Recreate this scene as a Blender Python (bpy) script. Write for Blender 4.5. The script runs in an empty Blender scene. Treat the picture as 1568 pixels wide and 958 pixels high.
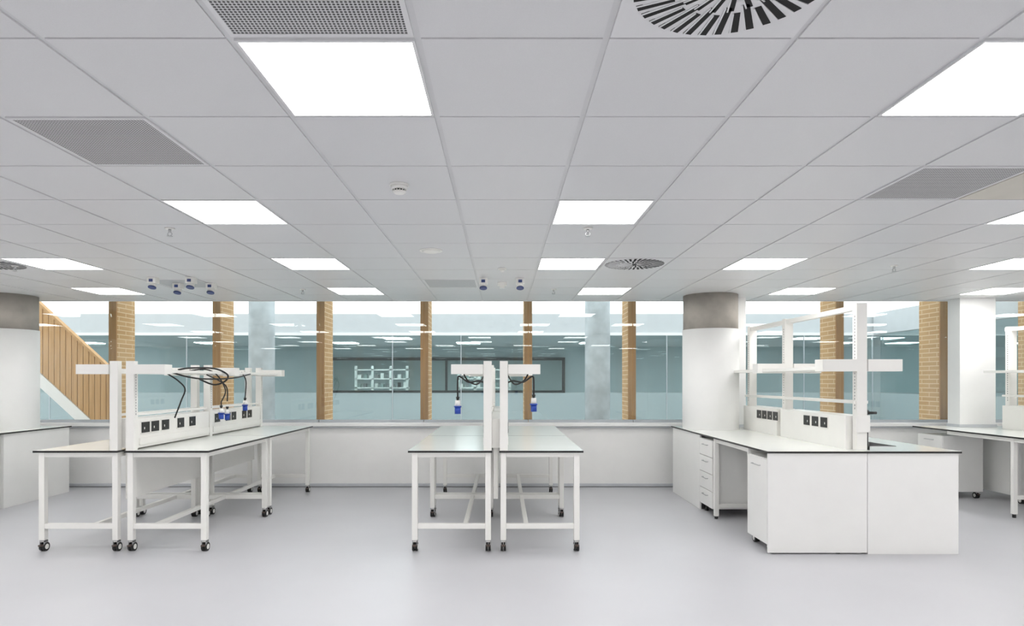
import bpy, math, random
from mathutils import Vector, Matrix
random.seed(3)
S = bpy.context.scene
HC = 1.5          # camera height
ZC = 2.589        # ceiling height
try:
    S.view_settings.view_transform = 'Standard'
    S.view_settings.look = 'None'
    S.view_settings.exposure = 0.0
except Exception: pass

# ------------------------------------------------------------ materials
MATS = {}
def mat(name, col, rough=0.5, metal=0.0, spec=0.5, var=0.03, scale=6.0, emis=None, bump=0.0):
    if name in MATS: return MATS[name]
    m = bpy.data.materials.new(name); m.use_nodes = True
    nt = m.node_tree; b = nt.nodes['Principled BSDF']
    b.inputs['Roughness'].default_value = rough
    b.inputs['Metallic'].default_value = metal
    b.inputs['Specular IOR Level'].default_value = spec
    tc = nt.nodes.new('ShaderNodeTexCoord')
    n = nt.nodes.new('ShaderNodeTexNoise'); n.inputs['Scale'].default_value = scale
    n.inputs['Detail'].default_value = 4
    nt.links.new(tc.outputs['Object'], n.inputs['Vector'])
    r = nt.nodes.new('ShaderNodeValToRGB')
    r.color_ramp.elements[0].position = 0.3; r.color_ramp.elements[1].position = 0.7
    r.color_ramp.elements[0].color = tuple(c*(1-var) for c in col)+(1,)
    r.color_ramp.elements[1].color = tuple(min(1,c*(1+var)) for c in col)+(1,)
    nt.links.new(n.outputs['Fac'], r.inputs['Fac'])
    nt.links.new(r.outputs['Color'], b.inputs['Base Color'])
    if bump:
        bp = nt.nodes.new('ShaderNodeBump'); bp.inputs['Strength'].default_value = bump
        bp.inputs['Distance'].default_value = 0.002
        nt.links.new(n.outputs['Fac'], bp.inputs['Height']); nt.links.new(bp.outputs['Normal'], b.inputs['Normal'])
    if emis:
        b.inputs['Emission Color'].default_value = tuple(emis[:3])+(1,)
        b.inputs['Emission Strength'].default_value = emis[3]
    MATS[name] = m
    return m

def glass(name, tint, refl=1.0, ior=1.5, solid=None):
    m = bpy.data.materials.new(name); m.use_nodes = True
    nt = m.node_tree; nt.nodes.clear()
    o = nt.nodes.new('ShaderNodeOutputMaterial')
    t = nt.nodes.new('ShaderNodeBsdfTransparent'); t.inputs['Color'].default_value = tint+(1,)
    g = nt.nodes.new('ShaderNodeBsdfGlossy'); g.inputs['Roughness'].default_value = 0.0
    g.inputs['Color'].default_value = (0.95,1,1,1)
    f = nt.nodes.new('ShaderNodeFresnel'); f.inputs['IOR'].default_value = ior
    mu = nt.nodes.new('ShaderNodeMath'); mu.operation = 'MULTIPLY'; mu.inputs[1].default_value = refl
    nt.links.new(f.outputs[0], mu.inputs[0])
    mx = nt.nodes.new('ShaderNodeMixShader')
    nt.links.new(mu.outputs[0], mx.inputs[0])
    nt.links.new(t.outputs[0], mx.inputs[1]); nt.links.new(g.outputs[0], mx.inputs[2])
    last = mx
    if solid:
        d = nt.nodes.new('ShaderNodeBsdfDiffuse'); d.inputs['Color'].default_value = solid[0]+(1,)
        m2 = nt.nodes.new('ShaderNodeMixShader'); m2.inputs[0].default_value = solid[1]
        nt.links.new(mx.outputs[0], m2.inputs[1]); nt.links.new(d.outputs[0], m2.inputs[2]); last = m2
    nt.links.new(last.outputs[0], o.inputs['Surface'])
    return m

def perforated(name, pitch=0.0125, rad=0.34, base=(0.60,0.60,0.61), hole=(0.03,0.03,0.03)):
    m = mat(name, base, 0.5)
    nt = m.node_tree; b = nt.nodes['Principled BSDF']
    for l in list(b.inputs['Base Color'].links): nt.links.remove(l)
    tc = nt.nodes.new('ShaderNodeTexCoord')
    sc = nt.nodes.new('ShaderNodeVectorMath'); sc.operation='SCALE'; sc.inputs['Scale'].default_value = 1/pitch
    fr = nt.nodes.new('ShaderNodeVectorMath'); fr.operation='FRACTION'
    sb = nt.nodes.new('ShaderNodeVectorMath'); sb.operation='SUBTRACT'; sb.inputs[1].default_value=(0.5,0.5,0)
    ml = nt.nodes.new('ShaderNodeVectorMath'); ml.operation='MULTIPLY'; ml.inputs[1].default_value=(1,1,0)
    ln = nt.nodes.new('ShaderNodeVectorMath'); ln.operation='LENGTH'
    lt = nt.nodes.new('ShaderNodeMath'); lt.operation='LESS_THAN'; lt.inputs[1].default_value=rad
    L = nt.links.new
    L(tc.outputs['Object'], sc.inputs[0]); L(sc.outputs[0], fr.inputs[0]); L(fr.outputs[0], sb.inputs[0])
    L(sb.outputs[0], ml.inputs[0]); L(ml.outputs[0], ln.inputs[0]); L(ln.outputs['Value'], lt.inputs[0])
    mx = nt.nodes.new('ShaderNodeMix'); mx.data_type='RGBA'
    mx.inputs['A'].default_value=base+(1,); mx.inputs['B'].default_value=hole+(1,)
    L(lt.outputs[0], mx.inputs['Factor']); L(mx.outputs['Result'], b.inputs['Base Color'])
    return m

def wood(name, c1, c2):
    m = bpy.data.materials.new(name); m.use_nodes=True
    nt=m.node_tree; b=nt.nodes['Principled BSDF']; b.inputs['Roughness'].default_value=0.6
    b.inputs['Specular IOR Level'].default_value=0.25
    L=nt.links.new
    tc=nt.nodes.new('ShaderNodeTexCoord'); mp=nt.nodes.new('ShaderNodeMapping')
    mp.inputs['Scale'].default_value=(18,18,0.8)
    n=nt.nodes.new('ShaderNodeTexNoise'); n.inputs['Scale'].default_value=1.5; n.inputs['Detail'].default_value=6
    r=nt.nodes.new('ShaderNodeValToRGB')
    r.color_ramp.elements[0].position=0.3; r.color_ramp.elements[0].color=c1+(1,)
    r.color_ramp.elements[1].position=0.7; r.color_ramp.elements[1].color=c2+(1,)
    L(tc.outputs['Object'],mp.inputs['Vector']); L(mp.outputs[0],n.inputs['Vector']); L(n.outputs['Fac'],r.inputs['Fac'])
    L(r.outputs['Color'],b.inputs['Base Color'])
    return m

def fin_side():
    m = bpy.data.materials.new('laminated_timber_blocks'); m.use_nodes=True
    nt=m.node_tree; b=nt.nodes['Principled BSDF']; b.inputs['Roughness'].default_value=0.7
    b.inputs['Specular IOR Level'].default_value=0.2
    L=nt.links.new
    tc=nt.nodes.new('ShaderNodeTexCoord'); sp=nt.nodes.new('ShaderNodeSeparateXYZ'); cb=nt.nodes.new('ShaderNodeCombineXYZ')
    L(tc.outputs['Object'],sp.inputs[0]); L(sp.outputs['Y'],cb.inputs['X']); L(sp.outputs['Z'],cb.inputs['Y'])
    br=nt.nodes.new('ShaderNodeTexBrick')
    br.inputs['Color1'].default_value=(0.56,0.34,0.155,1); br.inputs['Color2'].default_value=(0.62,0.39,0.185,1)
    br.inputs['Mortar'].default_value=(0.78,0.59,0.37,1)
    br.inputs['Scale'].default_value=1.0; br.inputs['Mortar Size'].default_value=0.010
    br.inputs['Mortar Smooth'].default_value=0.6
    br.inputs['Brick Width'].default_value=0.33; br.inputs['Row Height'].default_value=0.065
    L(cb.outputs[0],br.inputs['Vector']); L(br.outputs['Color'],b.inputs['Base Color'])
    return m

M_tile  = mat('ceiling_tile_mineral', (0.74,0.74,0.75), 0.42, scale=300, var=0.02, spec=0.5)
M_tbar  = mat('ceiling_grid_white', (0.70,0.70,0.71), 0.5)
M_frame = mat('fixture_frame_white', (0.78,0.78,0.79), 0.5)
M_white = mat('white_paint', (0.90,0.90,0.89), 0.6, var=0.01)
M_wallp = mat('white_wall_panel', (0.93,0.925,0.91), 0.4, var=0.01)
M_coat  = mat('white_powder_coat', (0.93,0.92,0.885), 0.32, var=0.01)
M_top   = mat('white_laminate', (0.90,0.92,0.885), 0.18, var=0.01)
M_black = mat('black_laminate_edge', (0.012,0.012,0.012), 0.3)
M_rub   = mat('black_rubber', (0.015,0.015,0.015), 0.5)
M_cab   = mat('cabinet_white', (0.93,0.925,0.905), 0.3, var=0.01)
M_gap   = mat('shadow_gap_grey', (0.25,0.25,0.25), 0.6)
M_steel = mat('brushed_steel', (0.55,0.55,0.56), 0.3, metal=0.9)
M_floor = mat('vinyl_floor', (0.575,0.575,0.605), 0.36, var=0.025, scale=1.2, spec=0.4)
M_conc  = mat('fair_faced_concrete', (0.42,0.39,0.35), 0.8, var=0.14, scale=5, bump=0.3)
M_concb = mat('pale_concrete', (0.42,0.47,0.49), 0.8, var=0.22, scale=3, bump=0.2)
M_sill  = mat('sill_grey', (0.60,0.62,0.65), 0.35)
M_alu   = mat('window_aluminium', (0.50,0.53,0.56), 0.4, metal=0.3)
M_blue  = mat('blue_plastic', (0.02,0.07,0.42), 0.35)
M_navy  = mat('navy_plastic', (0.035,0.06,0.20), 0.35)
M_led   = mat('led_diffuser', (1,1,1), 0.5, emis=(1.0,0.985,0.96,12.3))
M_led2  = mat('led_diffuser_far', (1,1,1), 0.5, emis=(1.0,1.0,1.0,20.0))
M_perf  = perforated('perforated_metal')
M_perf2 = perforated('fine_perforated_metal', 0.01, 0.28, (0.62,0.63,0.64),(0.28,0.29,0.30))
M_dark  = mat('dark_void', (0.01,0.01,0.01), 0.8)
M_wood  = wood('glulam_timber', (0.50,0.26,0.105), (0.62,0.35,0.155))
M_woodl = wood('timber_boards', (0.50,0.29,0.12), (0.66,0.41,0.20))
M_fins  = fin_side()
M_glass = glass('clear_window_glass', (0.95,0.975,0.975), 0.85)
M_teal  = glass('teal_screen_glass', (0.86,0.925,0.93), 0.35)
M_teal2 = glass('frosted_teal_glass', (0.84,0.91,0.915), 0.35, solid=((0.50,0.585,0.60),0.5))
M_twall = mat('teal_grey_wall', (0.46,0.52,0.525), 0.6, var=0.05, scale=2)
M_dfr   = mat('dark_frame', (0.02,0.022,0.022), 0.4)
M_beige = mat('beige_panel', (0.66,0.63,0.56), 0.6)
M_soff  = mat('soffit_grey',(0.55,0.58,0.58),0.7)
M_fasc  = mat('slab_edge_paint',(0.56,0.60,0.62),0.6)
M_cast  = mat('caster_grey_plastic',(0.10,0.07,0.06),0.4)
M_gcab  = mat('grey_green_cabinet',(0.30,0.38,0.36),0.5)

# ------------------------------------------------------------ mesh builder
class MB:
    def __init__(s): s.v=[]; s.f=[]; s.m=[]; s.mats=[]; s.smooth=[]
    def mi(s,m):
        if m not in s.mats: s.mats.append(m)
        return s.mats.index(m)
    def face(s,idx,m,sm=False): s.f.append(idx); s.m.append(s.mi(m)); s.smooth.append(sm)
    def box(s,x0,x1,y0,y1,z0,z1,m,side=None,bottom=None,topm=None):
        if x0>x1:x0,x1=x1,x0
        if y0>y1:y0,y1=y1,y0
        if z0>z1:z0,z1=z1,z0
        b=len(s.v)
        s.v += [(x0,y0,z0),(x1,y0,z0),(x1,y1,z0),(x0,y1,z0),(x0,y0,z1),(x1,y0,z1),(x1,y1,z1),(x0,y1,z1)]
        sd = side or m
        s.face([b,b+3,b+2,b+1], bottom or m); s.face([b+4,b+5,b+6,b+7], topm or m)
        s.face([b,b+1,b+5,b+4],sd); s.face([b+1,b+2,b+6,b+5],sd)
        s.face([b+2,b+3,b+7,b+6],sd); s.face([b+3,b,b+4,b+7],sd)
    def cyl(s,p0,p1,r,m,seg=20,r1=None,caps=True):
        p0=Vector(p0);p1=Vector(p1);r1=r if r1 is None else r1
        d=(p1-p0).normalized(); a=d.orthogonal().normalized(); c=d.cross(a)
        b=len(s.v)
        for i in range(seg):
            t=2*math.pi*i/seg; o=a*math.cos(t)+c*math.sin(t)
            s.v.append(tuple(p0+o*r)); s.v.append(tuple(p1+o*r1))
        for i in range(seg):
            j=(i+1)%seg
            s.face([b+2*i,b+2*j,b+2*j+1,b+2*i+1],m,True)
        if caps:
            s.face([b+2*i for i in range(seg)][::-1],m); s.face([b+2*i+1 for i in range(seg)],m)
    def tube(s,pts,r,m,seg=8):
        pts=[Vector(p) for p in pts]
        P=[pts[0]]+pts+[pts[-1]]; out=[]
        for i in range(1,len(P)-2):
            for k in range(6):
                t=k/6
                out.append(0.5*((2*P[i])+(-P[i-1]+P[i+1])*t+(2*P[i-1]-5*P[i]+4*P[i+1]-P[i+2])*t*t+(-P[i-1]+3*P[i]-3*P[i+1]+P[i+2])*t**3))
        out.append(pts[-1])
        b=len(s.v); prev=None
        for i,p in enumerate(out):
            d=(out[min(i+1,len(out)-1)]-out[max(i-1,0)]).normalized()
            a = d.orthogonal().normalized() if prev is None else (prev-d*prev.dot(d)).normalized()
            prev=a; c=d.cross(a)
            for k in range(seg):
                t=2*math.pi*k/seg; s.v.append(tuple(p+(a*math.cos(t)+c*math.sin(t))*r))
        for i in range(len(out)-1):
            for k in range(seg):
                k2=(k+1)%seg
                s.face([b+i*seg+k,b+i*seg+k2,b+(i+1)*seg+k2,b+(i+1)*seg+k],m,True)
        s.face([b+k for k in range(seg)][::-1],m); s.face([b+(len(out)-1)*seg+k for k in range(seg)],m)
    def prism(s,poly,y0,y1,m):  # poly in xz
        b=len(s.v);n=len(poly)
        for x,z in poly: s.v.append((x,y0,z))
        for x,z in poly: s.v.append((x,y1,z))
        s.face(list(range(b,b+n)),m); s.face(list(range(b+n,b+2*n))[::-1],m)
        for i in range(n):
            j=(i+1)%n; s.face([b+i,b+n+i,b+n+j,b+j],m)
    def make(s,name,origin=(0,0,0),parent=None,bevel=0):
        o=Vector(origin)
        me=bpy.data.meshes.new(name)
        me.from_pydata([tuple(Vector(v)-o) for v in s.v],[],s.f)
        for m in s.mats: me.materials.append(m)
        for i,p in enumerate(me.polygons): p.material_index=s.m[i]; p.use_smooth=s.smooth[i]
        me.update()
        import bmesh
        bm=bmesh.new(); bm.from_mesh(me); bmesh.ops.recalc_face_normals(bm,faces=bm.faces); bm.to_mesh(me); bm.free()
        ob=bpy.data.objects.new(name,me); S.collection.objects.link(ob)
        if parent: ob.parent=parent; ob.location=o-parent.location
        else: ob.location=o
        if bevel:
            md=ob.modifiers.new('bevel','BEVEL'); md.width=bevel; md.segments=2; md.limit_method='ANGLE'
        return ob
def empty(name,loc):
    e=bpy.data.objects.new(name,None); e.location=loc; e.empty_display_size=0.2; S.collection.objects.link(e); return e

# ------------------------------------------------------------ room shell
X0,X1,YB,YW = -9.869,9.931,-4.58,9.0
b=MB(); b.box(X0,X1,YB,YW,-0.1,0,M_floor); b.make('floor')
b=MB(); b.box(X0-0.15,X0,YB,9.16,-0.1,3.0,M_white); b.make('wall_left')
b=MB(); b.box(X1,X1+0.15,YB,9.16,-0.1,3.0,M_white); b.make('wall_right')
b=MB(); b.box(X0-0.15,X1+0.15,YB-0.15,YB,-0.1,3.0,M_white); b.make('wall_rear')
b=MB(); b.box(X0,X1,YW,9.16,-0.1,0.835,M_wallp); b.make('wall_window_side')
b=MB(); b.box(X0,X1,8.985,YW,0.0,0.012,M_gap); b.box(X0,X1,8.975,YW,0.012,0.05,M_sill)
b.make('baseboard_window_side')
b=MB(); b.box(X0,X1,8.96,9.16,0.835,0.862,M_sill); b.box(X0,X1,8.93,9.16,0.862,0.905,M_wallp); b.make('window_sill',bevel=0.004)

cx0=lambda n:-0.269+0.6*n
cy0=lambda m:2.02+0.6*m
FIX={}
for n,m in [(-13,0),(-9,0),(-5,0),(-1,0),(3,0),(7,0),(11,0),(15,0),
            (-15,3),(-11,3),(-7,3),(-3,3),(1,3),(6,3),(10,3),(14,3),
            (-15,6),(-11,6),(-7,6),(-3,6),(1,6),(4,6),(8,6),(12,6),
            (-12,9),(-8,9),(-3,9),(2,9),(6,9),(10,9),(14,9),
            (-13,-3),(-9,-3),(-5,-3),(-1,-3),(3,-3),(7,-3),(11,-3),(15,-3),
            (-11,-6),(-7,-6),(-3,-6),(1,-6),(5,-6),(9,-6),(13,-6),
            (-13,-9),(-9,-9),(-5,-9),(-1,-9),(3,-9),(7,-9),(11,-9)]: FIX[(n,m)]='light'
for k in [(-1,-1),(-3,1),(4,2)]: FIX[k]='grille'
for k in [(-6,8),(-1,8)]: FIX[k]='grille2'
for k in [(1,-1),(2,6),(-8,6)]: FIX[k]='swirl'
FIX[(5,2)]='beige'
b=MB()
gx=0.011; gy=0.005; dz=0.006
b.box(X0-0.15,X1+0.15,YB-0.15,8.62,ZC+dz,ZC+0.09,M_tbar)
for n in range(-16,17):
    for m in range(-11,11):
        k=FIX.get((n,m))
        if k in('light','grille','grille2'): continue
        b.box(cx0(n)+gx,cx0(n)+0.6-gx,cy0(m)+gy,cy0(m)+0.6-gy,ZC,ZC+dz+0.002,M_beige if k=='beige' else M_tile)
b.make('ceiling')
b=MB()
b.box(X0,X1,8.621,8.66,ZC-0.006,3.0,M_white); b.box(X0-0.15,X1+0.15,8.621,9.16,3.0,3.1,M_white)
b.make('trim_ceiling_edge')
for (n,m),k in FIX.items():
    x=cx0(n)+0.3;y=cy0(m)+0.3
    b=MB()
    h=0.289
    def rim(w,z):
        for s_ in (-1,1):
            b.box(x+s_*h,x+s_*(h-w),y-h,y+h,ZC-z,ZC+dz,M_frame)
            b.box(x-h+w,x+h-w,y+s_*h,y+s_*(h-w),ZC-z,ZC+dz,M_frame)
        return h-w
    if k=='light':
        q=rim(0.010,0.003)
        b.box(x-q,x+q,y-q,y+q,ZC,ZC+dz,M_led)
        b.make('ceiling_light_panel',(x,y,ZC))
    elif k in('grille','grille2'):
        q=rim(0.016,0.002)
        b.box(x-q,x+q,y-q,y+q,ZC,ZC+dz,M_perf if k=='grille' else M_perf2)
        b.make('ceiling_air_grille',(x,y,ZC))
    elif k=='swirl':
        Z=ZC-0.004
        b.box(x-h,x+h,y-h,y+h,Z,ZC-0.0005,M_frame)
        def slot(a,r0,r1,w,tw):
            t=Vector((-math.sin(a+tw),math.cos(a+tw),0)); d=Vector((math.cos(a),math.sin(a),0))
            dd=Vector((math.cos(a+tw),math.sin(a+tw),0))
            c=Vector((x,y,0))+d*(r0+r1)/2; l=(r1-r0)/2
            def quadbox(o,w_,z0,z1,mm,l0=1.0,l1=1.0):
                i=len(b.v); cs=[c+o-dd*l-t*w_*l0,c+o+dd*l-t*w_*l1,c+o+dd*l+t*w_*l1,c+o-dd*l+t*w_*l0]
                for z in(z0,z1):
                    for q in cs:b.v.append((q.x,q.y,z))
                b.face([i,i+1,i+2,i+3],mm);b.face([i+4,i+7,i+6,i+5],mm)
                for q in range(4):
                    r=(q+1)%4;b.face([i+q,i+4+q,i+4+r,i+r],mm)
            quadbox(Vector((0,0,0)),w,Z-0.0015,Z+0.002,M_dark,.8,1.15)
            quadbox(t*(w*0.9),0.0022,Z-0.004,Z,M_frame)
        N=36
        for i in range(N):
            slot(2*math.pi*i/N,0.165 if i%2 else 0.13,0.272,0.0118,0.10)
        for i in range(18): slot(2*math.pi*(i+.5)/18+.05,0.045,0.150,0.009,0.12)
        b.cyl((x,y,Z-0.004),(x,y,Z),0.022,M_dark,20)
        b.make('swirl_air_diffuser',(x,y,ZC))
def smoke(x,y):
    b=MB(); b.cyl((x,y,ZC),(x,y,ZC-0.012),0.052,M_coat,28)
    b.cyl((x,y,ZC-0.012),(x,y,ZC-0.03),0.047,M_coat,28,0.042)
    for i in range(14):
        a=2*math.pi*i/14; b.cyl((x+.036*math.cos(a),y+.036*math.sin(a),ZC-0.03),(x+.036*math.cos(a),y+.036*math.sin(a),ZC-0.040),0.003,M_coat,6)
    b.cyl((x,y,ZC-0.03),(x,y,ZC-0.040),0.028,M_dark,20)
    b.cyl((x,y,ZC-0.040),(x,y,ZC-0.052),0.040,M_coat,28,0.026)
    b.make('smoke_detector',(x,y,ZC))
smoke(-0.57,3.52)
def sprinkler(x,y):
    Z=ZC-0.001
    b=MB(); b.cyl((x,y,Z),(x,y,Z-0.008),0.035,M_coat,24,0.028); b.cyl((x,y,Z-0.008),(x,y,Z-0.03),0.010,M_steel,12)
    for s_ in(-1,1): b.tube([(x+s_*.008,y,Z-.03),(x+s_*.016,y,Z-.042),(x+s_*.004,y,Z-.055)],0.0025,M_steel,6)
    b.cyl((x,y,Z-.055),(x,y,Z-.058),0.02,M_steel,16)
    b.make('fire_sprinkler',(x,y,Z))
for x,y in[(-2.37,4.53),(0.61,4.53),(-2.37,7.55),(0.61,7.55),(-4.6,6.0),(3.7,6.0),(3.7,7.6)]: sprinkler(x,y)
b=MB(); b.cyl((-.594,5.3,ZC),(-.594,5.3,ZC-.006),0.095,M_coat,32); b.cyl((-.594,5.3,ZC-.006),(-.594,5.3,ZC-.016),0.075,M_coat,32,0.06); b.make('ceiling_speaker',(-.594,5.3,ZC))
b=MB(); b.cyl((0.0,6.15,ZC),(0.0,6.15,ZC-.012),0.04,M_coat,20); b.cyl((0.0,6.15,ZC-.012),(0.0,6.15,ZC-.035),0.03,M_coat,20,0.015); b.make('presence_sensor',(0,6.15,ZC))
def csock(x,y):
    b=MB(); b.box(x-.045,x+.045,y-.045,y+.045,ZC-.06,ZC,M_coat)
    b.cyl((x,y+.01,ZC-.05),(x,y-.02,ZC-.10),0.034,M_coat,20,0.038); b.cyl((x,y-.02,ZC-.10),(x,y-.024,ZC-.113),0.040,M_navy,20)
    b.box(x-.02,x+.02,y-.052,y-.045,ZC-.05,ZC-.02,M_navy)
    b.make('ceiling_power_socket',(x,y,ZC),bevel=0.003)
for x,y in[(-.2,6.75),(.19,6.75),(-3.68,6.7),(-3.62,7.1),(-3.28,6.7),(-3.25,7.1)]: csock(x,y)
b=MB(); b.box(-.05,.05,7.0,7.1,ZC-.03,ZC,M_coat); b.box(-.03,.03,7.02,7.08,ZC-.06,ZC-.03,M_coat); b.make('ceiling_junction_box',(0,7.05,ZC))

# ------------------------------------------------------------ windows and fins
xs=[-1.125+1.5*k for k in range(-5,8)]
edges=[X0]+[x for x in xs if X0+0.2<x<X1-0.2]+[X1]
for i in range(len(edges)-1):
    a,c=edges[i]+0.004,edges[i+1]-0.004
    b=MB(); b.box(a,c,9.10,9.15,0.905,0.945,M_alu); b.box(a,c,9.10,9.15,2.95,3.0,M_alu)
    b.box(a,c,9.12,9.132,0.945,2.95,M_glass)
    b.make('window_%d'%(i+1),((a+c)/2,9.12,0.905))
for x in edges[1:-1]:
    b=MB()
    b.box(x-.055,x+.055,9.17,9.63,-0.1,3.6,M_wood)
    b.box(x-.058,x-.055,9.19,9.63,-0.1,3.6,M_fins); b.box(x+.055,x+.058,9.19,9.63,-0.1,3.6,M_fins)
    b.make('timber_fin',(x,9.4,-0.1))

# ------------------------------------------------------------ atrium
b=MB(); b.box(-18,18,9.16,26,-0.3,-0.1,mat('atrium_floor',(0.72,0.73,0.74),0.4)); b.make('floor_atrium')
b=MB()
wx0,wx1,wz0,wz1=-5.15,1.87,1.13,2.2
b.box(-18,wx0,19,19.2,-0.1,2.52,M_twall); b.box(wx1,18,19,19.2,-0.1,2.52,M_twall)
b.box(wx0,wx1,19,19.2,-0.1,wz0,M_twall); b.box(wx0,wx1,19,19.2,wz1,2.52,M_twall)
b.make('wall_atrium_far')
b=MB()
b.box(-18,18,14,24,2.52,2.98,M_fasc,bottom=M_soff)
b.box(-18,18,13.96,14.0,2.50,2.56,M_white)
b.box(8.15,18,9.75,13.95,2.52,2.98,M_fasc,bottom=M_soff)
b.make('slab_upper_floor')
b=MB()
t=0.09
b.box(wx0,wx1,18.90,19,wz0-0.0,wz0+t,M_dfr);b.box(wx0,wx1,18.90,19,wz1-t,wz1,M_dfr)
b.box(wx0,wx0+t,18.90,19,wz0,wz1,M_dfr);b.box(wx1-t,wx1,18.90,19,wz0,wz1,M_dfr)
b.box(-1.7,-1.63,18.93,19,wz0,wz1,M_dfr)
b.box(wx0+t,wx1-t,19.08,19.09,wz0+t,wz1-t,glass('grey_interior_glass',(0.80,0.84,0.84),0.6))
b.make('window_far_interior',(-1.6,18.95,wz0))
b=MB()
b.box(-7,4,23,23.1,-0.1,2.52,M_twall); b.box(-7.1,-7,19.2,23.1,-0.1,2.52,M_white); b.box(4,4.1,19.2,23.1,-0.1,2.52,M_white)
b.make('wall_far_laboratory')
b=MB()
for x in[-4.0,-0.6]:
    b.box(x-.9,x+.9,20.8,21.6,0.9,0.95,M_coat)
    b.box(x-.85,x+.85,21.1,21.3,0.95,1.15,M_coat)
    for xx in(x-.85,x-.3,x+.3,x+.85):
        b.box(xx-.04,xx+.04,21.05,21.1,0.95,2.0,M_coat)
    for z in(1.25,1.55,1.85): b.box(x-.9,x+.9,21.05,21.35,z,z+.04,M_coat)
    for q in range(9):
        b.box(x-.8+q*.19,x-.8+q*.19+.09,21.1,21.25,1.29,1.29+.08+.1*random.random(),random.choice([M_gap,M_gcab,M_dfr,M_coat]))
        b.box(x-.8+q*.19,x-.8+q*.19+.11,21.1,21.25,1.59,1.59+.08+.1*random.random(),random.choice([M_gap,M_gcab,M_coat]))
    for xx in(x-.85,x+.85):
        for yy in (20.85,21.55): b.box(xx-.03,xx+.03,yy-.03,yy+.03,-0.1,0.9,M_coat)
b.make('far_laboratory_benches',(-2.4,21.2,-0.1))
b=MB()
for x,y in[(-14.4,17.0),(-11.1,17.0),(-7.8,17.0),(-4.2,17.0),(-0.9,17.0),(2.4,17.0),(5.7,17.0),(9.0,17.0),(12.3,17.0),
           (-5.6,20.2),(-4,20.2),(-2.4,20.2),(-.8,20.2),(.8,20.2),(2.4,20.2),(-12.7,15.2),(-2.5,15.2),(7.3,15.2)]:
    b.box(x-.3,x+.3,y-.3,y+.3,2.505,2.52,M_led2)
b.make('far_ceiling_lights',(0,17,2.51))
b=MB()
for i in range(-11,11):
    x=i*1.5+0.6
    b.box(x+.01,x+1.49,13.9,13.915,1.25,2.49,M_teal)
    b.box(x+.01,x+1.49,13.9,13.915,-0.1,1.24,M_teal2)
    b.box(x-.008,x+.008,13.89,13.925,-0.1,2.49,M_alu)
b.make('glass_screen_atrium',(0,13.9,-0.1))
b=MB()
for i in range(3):
    y=9.8+i*1.33
    b.box(8.2,8.215,y+.01,y+1.32,1.25,2.51,M_teal); b.box(8.2,8.215,y+.01,y+1.32,-0.1,1.24,M_teal2)
    b.box(8.19,8.225,y-.01,y+.01,-0.1,2.51,M_alu)
b.make('glass_screen_gallery',(8.2,11.8,-0.1))
for x in[-10.9,-4.54,1.8]:
    b=MB(); b.cyl((x,12,-0.1),(x,12,4.5),0.235,M_concb,36); b.cyl((x,12,-0.1),(x,12,-0.05),0.25,M_concb,36); b.make('concrete_column',(x,12,-0.1))
b=MB(); b.box(-18.2,-18,9.3,26,-0.1,4,M_white); b.make('wall_atrium_left')
b=MB(); b.box(18,18.2,9.3,26,-0.1,4,M_white); b.make('wall_atrium_right')
b=MB()
st=lambda x:2.89-(x+8.1)*0.92
xa,xb=-10.55,-6.75
n=int((xb-xa)/0.1)
for i in range(n):
    x=xa+i*0.1; x2=x+0.088
    b.prism([(x,st(x)-1.15),(x2,st(x2)-1.15),(x2,st(x2)),(x,st(x))],11.0,11.05,M_woodl)
b.prism([(xa,st(xa)-1.4),(xb+.5,st(xb+.5)-1.4),(xb+.5,st(xb+.5)-1.16),(xa,st(xa)-1.16)],10.98,11.1,M_white)
b.prism([(xa,st(xa)-1.13),(xb,st(xb)-1.13),(xb,st(xb)-.02),(xa,st(xa)-.02)],11.052,11.07,M_wood)
b.prism([(xa,st(xa)),(xb,st(xb)),(xb,st(xb)+.05),(xa,st(xa)+.05)],10.98,11.08,M_woodl)
for i in range(26):
    x=xa+i*0.185; z=st(x)-1.15
    if z<0: break
    b.box(x,x+.2,11.1,11.7,z-.17,z,M_white)
b.make('staircase',(-8,11,-0.1))

# ------------------------------------------------------------ round columns
def rcol(x,y):
    b=MB(); b.cyl((x,y,0),(x,y,2.15),0.345,M_white,64); b.cyl((x,y,2.15),(x,y,ZC),0.335,M_conc,64)
    b.make('round_column',(x,y,0))
rcol(2.66,8.12); rcol(-6.33,8.12)

# ------------------------------------------------------------ benches
YF,YR=5.55,8.62
def caster(b,x,y,top=0.1):
    r=0.038
    b.cyl((x,y,top-.006),(x,y,top),0.028,M_steel,14)
    b.box(x-.021,x-.016,y-.02,y+.03,0.03,top-.006,M_steel); b.box(x+.016,x+.021,y-.02,y+.03,0.03,top-.006,M_steel)
    b.box(x-.021,x+.021,y-.02,y+.03,top-.016,top-.006,M_coat)
    for s in(-1,1):
        xc=x+s*.013
        b.cyl((xc-.010,y+.012,r),(xc+.010,y+.012,r),r,M_rub,20); b.cyl((xc-.0115,y+.012,r),(xc+.0115,y+.012,r),r*.6,M_coat,16)
    b.box(x-.016,x+.016,y-.045,y-.012,.05,.062,M_cast)
def sockets(b,side_x,sgn,ys,w=0.125,z=1.035,h=0.095):
    for i,y in enumerate(ys):
        b.box(side_x,side_x+sgn*.006,y-w/2-.008,y+w/2+.008,z-.01,z+h+.01,M_coat)
        b.box(side_x+sgn*.006,side_x+sgn*.012,y-w/2,y+w/2,z,z+h,M_black)
        b.box(side_x+sgn*.012,side_x+sgn*.014,y-w/4,y-w/4+.012,z+.03,z+.05,M_coat)
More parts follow.
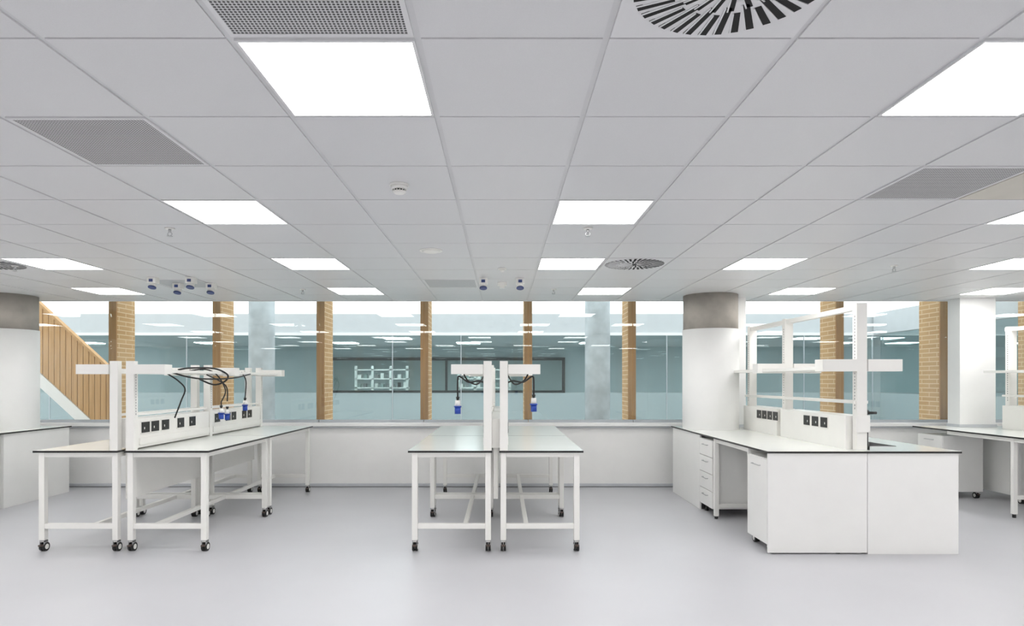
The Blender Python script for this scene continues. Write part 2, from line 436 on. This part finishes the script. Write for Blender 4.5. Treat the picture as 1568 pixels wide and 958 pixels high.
def plug(b,x,y,z):
    b.cyl((x,y,z),(x,y,z-.05),0.022,M_coat,16,0.026); b.cyl((x,y,z-.05),(x,y,z-.062),0.034,M_blue,16)
    b.cyl((x,y,z-.062),(x,y,z-.12),0.027,M_blue,16); b.cyl((x,y,z),(x,y,z+.03),0.010,M_rub,10,0.018)

def mobile_bench(cx,cables):
    E=empty('laboratory_bench',(cx,7.08,0)); O=(cx,7.08,0)
    tops=MB(); fr=MB(); ca=MB()
    for sgn in(-1,1):
        xi=cx+sgn*.03; xo=cx+sgn*.767
        for y0,y1 in((YF,7.075),(7.085,YR)):
            tops.box(xi,xo,y0,y1,.873,.890,M_top,side=M_black)
            a,c=sorted((xi,xo)); l=.05
            lx=[a+.03,c-.012-l] if sgn<0 else [a+.012,c-.03-l]
            ly=[y0+.03,y1-.03-l]
            for x in lx:
                for y in ly:
                    fr.box(x,x+l,y,y+l,.1,.873,M_coat); caster(ca,x+l/2,y+l/2)
            for y in ly:
                fr.box(lx[0]+l,lx[1],y+.005,y+l-.005,.83,.873,M_coat); fr.box(lx[0]+l,lx[1],y+.005,y+l-.005,.2,.245,M_coat)
            for x in lx: fr.box(x+.005,x+l-.005,ly[0]+l,ly[1],.83,.873,M_coat)
            xm=(lx[0]+lx[1]+l)/2-sgn*.12
            fr.box(xm-.02,xm+.02,ly[0]+l-.005,ly[1]+.005,.203,.242,M_coat)
    tops.make('worktop',O,E); fr.make('frame',O,E,bevel=.003); ca.make('casters',O,E)
    p=MB()
    for sgn in(-1,1):
        for y in(5.57,7.02,8.5):
            p.box(cx+sgn*.036,cx+sgn*.107,y,y+.06,.89,1.675,M_coat)
            for k in range(18): p.box(cx+sgn*.107,cx+sgn*.1076,y+.025,y+.035,1.2+k*.025,1.215+k*.025,M_gap)
            p.box(cx+sgn*.11,cx+sgn*.39,y-.02,y+.10,1.56,1.645,M_coat)
        p.box(cx+sgn*.11,cx+sgn*.33,5.68,8.5,1.575,1.60,M_coat)
        p.box(cx+sgn*.107,cx+sgn*.125,5.6,8.56,1.565,1.61,M_coat)
        p.box(cx+sgn*.04,cx+sgn*.075,5.6,8.56,1.19,1.21,M_coat)
    p.make('shelving',O,E,bevel=.004)
    t=MB()
    t.box(cx-.1,cx+.1,5.64,7.01,.905,1.165,M_coat); t.box(cx-.1,cx+.1,7.09,8.49,.905,1.165,M_coat)
    t.box(cx-.112,cx+.112,5.66,7.0,.93,.99,M_coat); t.box(cx-.112,cx+.112,7.1,8.48,.93,.99,M_coat)
    t.box(cx-.02,cx+.02,5.66,8.5,.45,.905,M_coat)
    ys=[5.75,5.91,6.09,6.38,6.62,7.2,7.48,7.64,7.95,8.12]
    for sgn in(-1,1): sockets(t,cx+sgn*.1,sgn,ys)
    t.make('power_trunking',O,E,bevel=.002)
    c=MB(); cables(c,cx); c.make('power_cables',O,E)
def cab_center(c,cx):
    for s,q in((-1,0),(1,.02)):
        c.tube([(cx+s*.05,6.0,1.18),(cx+s*.06,5.85,1.38),(cx+s*.09,5.7,1.47),(cx+s*.15,5.62,1.50),(cx+s*.24,5.6,1.49),(cx+s*.32,5.6,1.54),(cx+s*.335,5.6,1.50),(cx+s*.335,5.6,1.36+q)],.008,M_rub)
        c.tube([(cx+s*.11,5.9,1.55),(cx+s*.17,5.8,1.47),(cx+s*.25,5.75,1.50),(cx+s*.29,5.75,1.56)],.007,M_rub)
        plug(c,cx+s*.335,5.6,1.33+q)
def cab_left(c,cx):
    c.tube([(cx+.12,6.1,1.57),(cx+.2,6.15,1.5),(cx+.24,6.2,1.42),(cx+.2,6.2,1.3),(cx+.14,6.2,1.14)],.007,M_rub)
    c.tube([(cx+.12,6.3,1.61),(cx+.2,6.4,1.63),(cx+.3,6.7,1.63),(cx+.35,6.9,1.57),(cx+.33,6.9,1.50),(cx+.25,6.8,1.46),(cx+.14,6.7,1.52)],.009,M_rub)
    c.tube([(cx+.12,6.5,1.6),(cx+.25,6.6,1.62),(cx+.33,6.7,1.56),(cx+.33,6.9,1.4),(cx+.24,7.0,1.27)],.007,M_rub)
    c.tube([(cx+.12,6.2,1.58),(cx+.22,6.3,1.54),(cx+.30,6.5,1.52),(cx+.36,7.0,1.53),(cx+.36,7.5,1.58)],.008,M_rub)
    c.tube([(cx+.3,7.4,1.6),(cx+.31,7.5,1.5),(cx+.30,7.5,1.3)],.007,M_rub)
    c.tube([(cx+.12,6.9,1.57),(cx+.2,7.2,1.45),(cx+.22,7.2,1.27)],.007,M_rub)
    plug(c,cx+.24,7.0,1.20); plug(c,cx+.30,7.5,1.27); plug(c,cx+.22,7.2,1.18)
    c.tube([(cx+.24,7.0,1.27),(cx+.24,7.0,1.22)],.007,M_rub)
mobile_bench(-3.335,cab_left)
mobile_bench(-0.057,cab_center)

def drawers(b,x,sgn,y0,y1,z0,z1,n):
    b.box(x,x+sgn*.5,y0,y1,z0,z1,M_cab)
    h=(z1-z0)/n
    for i in range(n):
        b.box(x,x-sgn*.018,y0+.004,y1-.004,z0+i*h+.003,z0+(i+1)*h-.003,M_cab)
        zc=z0+(i+1)*h-.06; ym=(y0+y1)/2
        b.box(x-sgn*.045,x-sgn*.037,ym-.08,ym+.08,zc-.004,zc+.004,M_steel)
        for q in(-.08,.072): b.box(x-sgn*.018,x-sgn*.042,ym+q,ym+q+.008,zc-.004,zc+.004,M_steel)

def fixed_bench(cx,kind):
    E=empty('laboratory_island_bench',(cx,7.08,0)); O=(cx,7.08,0)
    x0,x1=cx-.835,cx+.84
    y0=5.48
    t=MB()
    if kind=='a':
        sx0,sx1,sy0,sy1=cx+.22,cx+.52,5.88,6.30
        T=lambda a,c,d,e:t.box(a,c,d,e,.875,.892,M_top,side=M_black)
        T(x0,x1,y0,sy0);T(x0,sx0,sy0,sy1);T(sx1,x1,sy0,sy1);T(x0,x1,sy1,YR)
        t.make('worktop',O,E)
        s=MB()
        s.box(sx0,sx0+.015,sy0,sy1,.66,.897,M_steel,topm=M_rub);s.box(sx1-.015,sx1,sy0,sy1,.66,.897,M_steel,topm=M_rub)
        s.box(sx0,sx1,sy0,sy0+.015,.66,.897,M_steel,topm=M_rub);s.box(sx0,sx1,sy1-.015,sy1,.66,.897,M_steel,topm=M_rub)
        s.box(sx0,sx1,sy0,sy1,.65,.66,M_steel)
        s.make('sink_basin',O,E)
        f=MB(); f.cyl((cx+.1,5.62,.892),(cx+.1,5.62,1.24),.011,M_rub,12); f.cyl((cx+.1,5.62,.892),(cx+.1,5.62,.93),.022,M_rub,14)
        f.tube([(cx+.1,5.62,1.22),(cx+.13,5.66,1.235),(cx+.16,5.7,1.22),(cx+.16,5.7,1.2)],.009,M_rub); f.cyl((cx+.1,5.58,1.22),(cx+.16,5.58,1.22),.012,M_rub,10)
        f.make('laboratory_tap',O,E)
    else:
        t.box(x0,x1,y0,YR,.875,.892,M_top,side=M_black); t.make('worktop',O,E)
    c=MB()
    if kind=='a':
        c.box(x0+.01,cx+.035,5.50,5.52,.012,.875,M_cab); c.box(cx+.039,x1-.015,5.50,5.52,.0,.875,M_cab)
        c.box(cx-.15,cx+.035,5.505,5.515,.012,.022,M_dark)
        for q in(x0+.06,cx-.2): c.cyl((q,5.54,0),(q,5.54,.03),.02,M_rub,12)
        c.box(x1-.035,x1-.015,5.52,YR-.02,.0,.875,M_cab)
        c.box(x0+.03,x0+.52,5.525,5.97,.075,.82,M_cab)
        c.box(x0+.012,x0+.03,5.53,5.965,.078,.815,M_cab)
        c.box(x0-.012,x0-.004,5.66,5.83,.745,.753,M_steel)
        for q in(5.66,5.822): c.box(x0-.004,x0+.012,q,q+.008,.745,.753,M_steel)
        for yy in(5.60,5.92): caster(c,x0+.08,yy,.078)
        drawers(c,x0+.035,1,6.98,7.42,.09,.84,4)
        for yy in(7.05,7.36): c.cyl((x0+.08,yy,0),(x0+.08,yy,.09),.02,M_rub,12)
        c.box(x0+.02,x0+.065,6.90,6.945,.03,.875,M_coat); c.cyl((x0+.042,6.922,0),(x0+.042,6.922,.03),.018,M_rub,12)
        c.box(x0+.02,x0+.04,7.43,YR-.02,.0,.875,M_cab)
        c.box(cx-.03,cx+.0,5.53,YR-.02,.0,.875,M_cab)
        c.box(x0+.02,x0+.6,5.97,5.99,.8,.875,M_cab); c.box(x0+.03,x0+.05,5.98,6.9,.83,.875,M_coat)
        c.box(x0+.06,x0+.6,6.905,6.935,.12,.16,M_coat); c.box(x0+.06,x0+.6,6.905,6.935,.83,.875,M_coat)
    elif kind=='r':
        for yy in(5.55,6.95):
            for xx in(x0+.03,x1-.075): c.box(xx,xx+.045,yy,yy+.045,.04,.875,M_coat); c.cyl((xx+.022,yy+.022,0),(xx+.022,yy+.022,.04),.018,M_rub,12)
            c.box(x0+.07,x1-.07,yy+.005,yy+.04,.83,.875,M_coat); c.box(x0+.07,x1-.07,yy+.005,yy+.04,.2,.245,M_coat)
        c.box(x0+.035,x0+.07,5.6,8.0,.83,.875,M_coat)
        drawers(c,x0+.05,1,8.08,8.56,.09,.80,1)
        for xx in(x0+.1,x0+.5): caster(c,xx,8.12,.09)
        drawers(c,x0+.72,1,7.7,8.3,.09,.82,1)
        for xx in(x0+.78,x0+1.15): caster(c,xx,7.75,.09)
        c.box(x1-.035,x1-.015,5.52,YR-.02,.0,.875,M_cab)
    else:
        c.box(x1-.04,x1-.02,7.47,YR-.02,0,.875,M_cab); c.box(x0+.02,x1-.04,7.47,7.49,0,.875,M_cab)
        for yy in(5.6,7.38):
            for xx in(x0+.03,x1-.075): c.box(xx,xx+.045,yy,yy+.045,.03,.875,M_coat); c.cyl((xx+.022,yy+.022,0),(xx+.022,yy+.022,.03),.018,M_rub,12)
            c.box(x0+.07,x1-.07,yy+.005,yy+.04,.83,.875,M_coat)
        c.box(x1-.07,x1-.035,5.64,7.38,.83,.875,M_coat)
    c.make('base_cabinets',O,E,bevel=.002)
    p=MB(); pc=cx+.035
    for y in(5.58,7.0,8.0):
        p.box(pc-.045,pc+.045,y,y+.07,.892,2.185,M_coat)
        for k in range(30): p.box(pc-.0456,pc-.045,y+.03,y+.04,1.25+k*.028,1.265+k*.028,M_gap)
        if y<7.5:
            for s in(-1,1): p.box(pc+s*.05,pc+s*.35,y-.01,y+.13,1.585,1.69,M_coat)
    for s in(-1,1):
        p.box(pc+s*.05,pc+s*.30,5.68,8.1,1.60,1.63,M_coat)
        p.box(pc+s*.045,pc+s*.065,5.6,8.1,1.30,1.325,M_coat)
    p.box(pc-.03,pc+.03,5.62,8.1,2.13,2.175,M_coat)
    p.make('shelving_frame',O,E,bevel=.004)
    t=MB()
    t.box(pc-.1,pc+.1,5.66,6.99,.892,1.19,M_coat); t.box(pc-.1,pc+.1,7.08,8.05,.892,1.19,M_coat)
    t.box(pc-.06,pc+.06,5.56,5.58,1.05,1.2,M_coat)
    for s in(-1,1): sockets(t,pc+s*.1,s,[6.03,6.20,6.37,7.1,7.25,7.40,7.55],w=.12,z=1.06)
    t.make('power_trunking',O,E,bevel=.002)
    if kind!='l':
        ra=cx-.16 if kind=='a' else cx-.4; rb=cx+.07
        r=MB(); r.box(ra,rb,8.33,8.56,.892,ZC,M_white); r.box(ra-.012,rb+.012,8.32,8.57,.892,.93,M_sill); r.make('service_riser',O,E,bevel=.003)
fixed_bench(3.125,'a'); fixed_bench(6.40,'r'); fixed_bench(-6.68,'l')

# ------------------------------------------------------------ world + camera
w=bpy.data.worlds.new('overcast_sky'); S.world=w; w.use_nodes=True
bg=w.node_tree.nodes['Background']; bg.inputs['Color'].default_value=(0.95,0.98,1.0,1); bg.inputs['Strength'].default_value=2.2
cam=bpy.data.cameras.new('camera'); co=bpy.data.objects.new('camera',cam); S.collection.objects.link(co)
co.location=(0,0,HC); co.rotation_euler=(math.radians(90),0,0)
cam.sensor_width=36; cam.lens=973/1568*36; cam.shift_x=15/1568; cam.shift_y=104/1568
cam.clip_start=0.05; cam.clip_end=200
S.camera=co
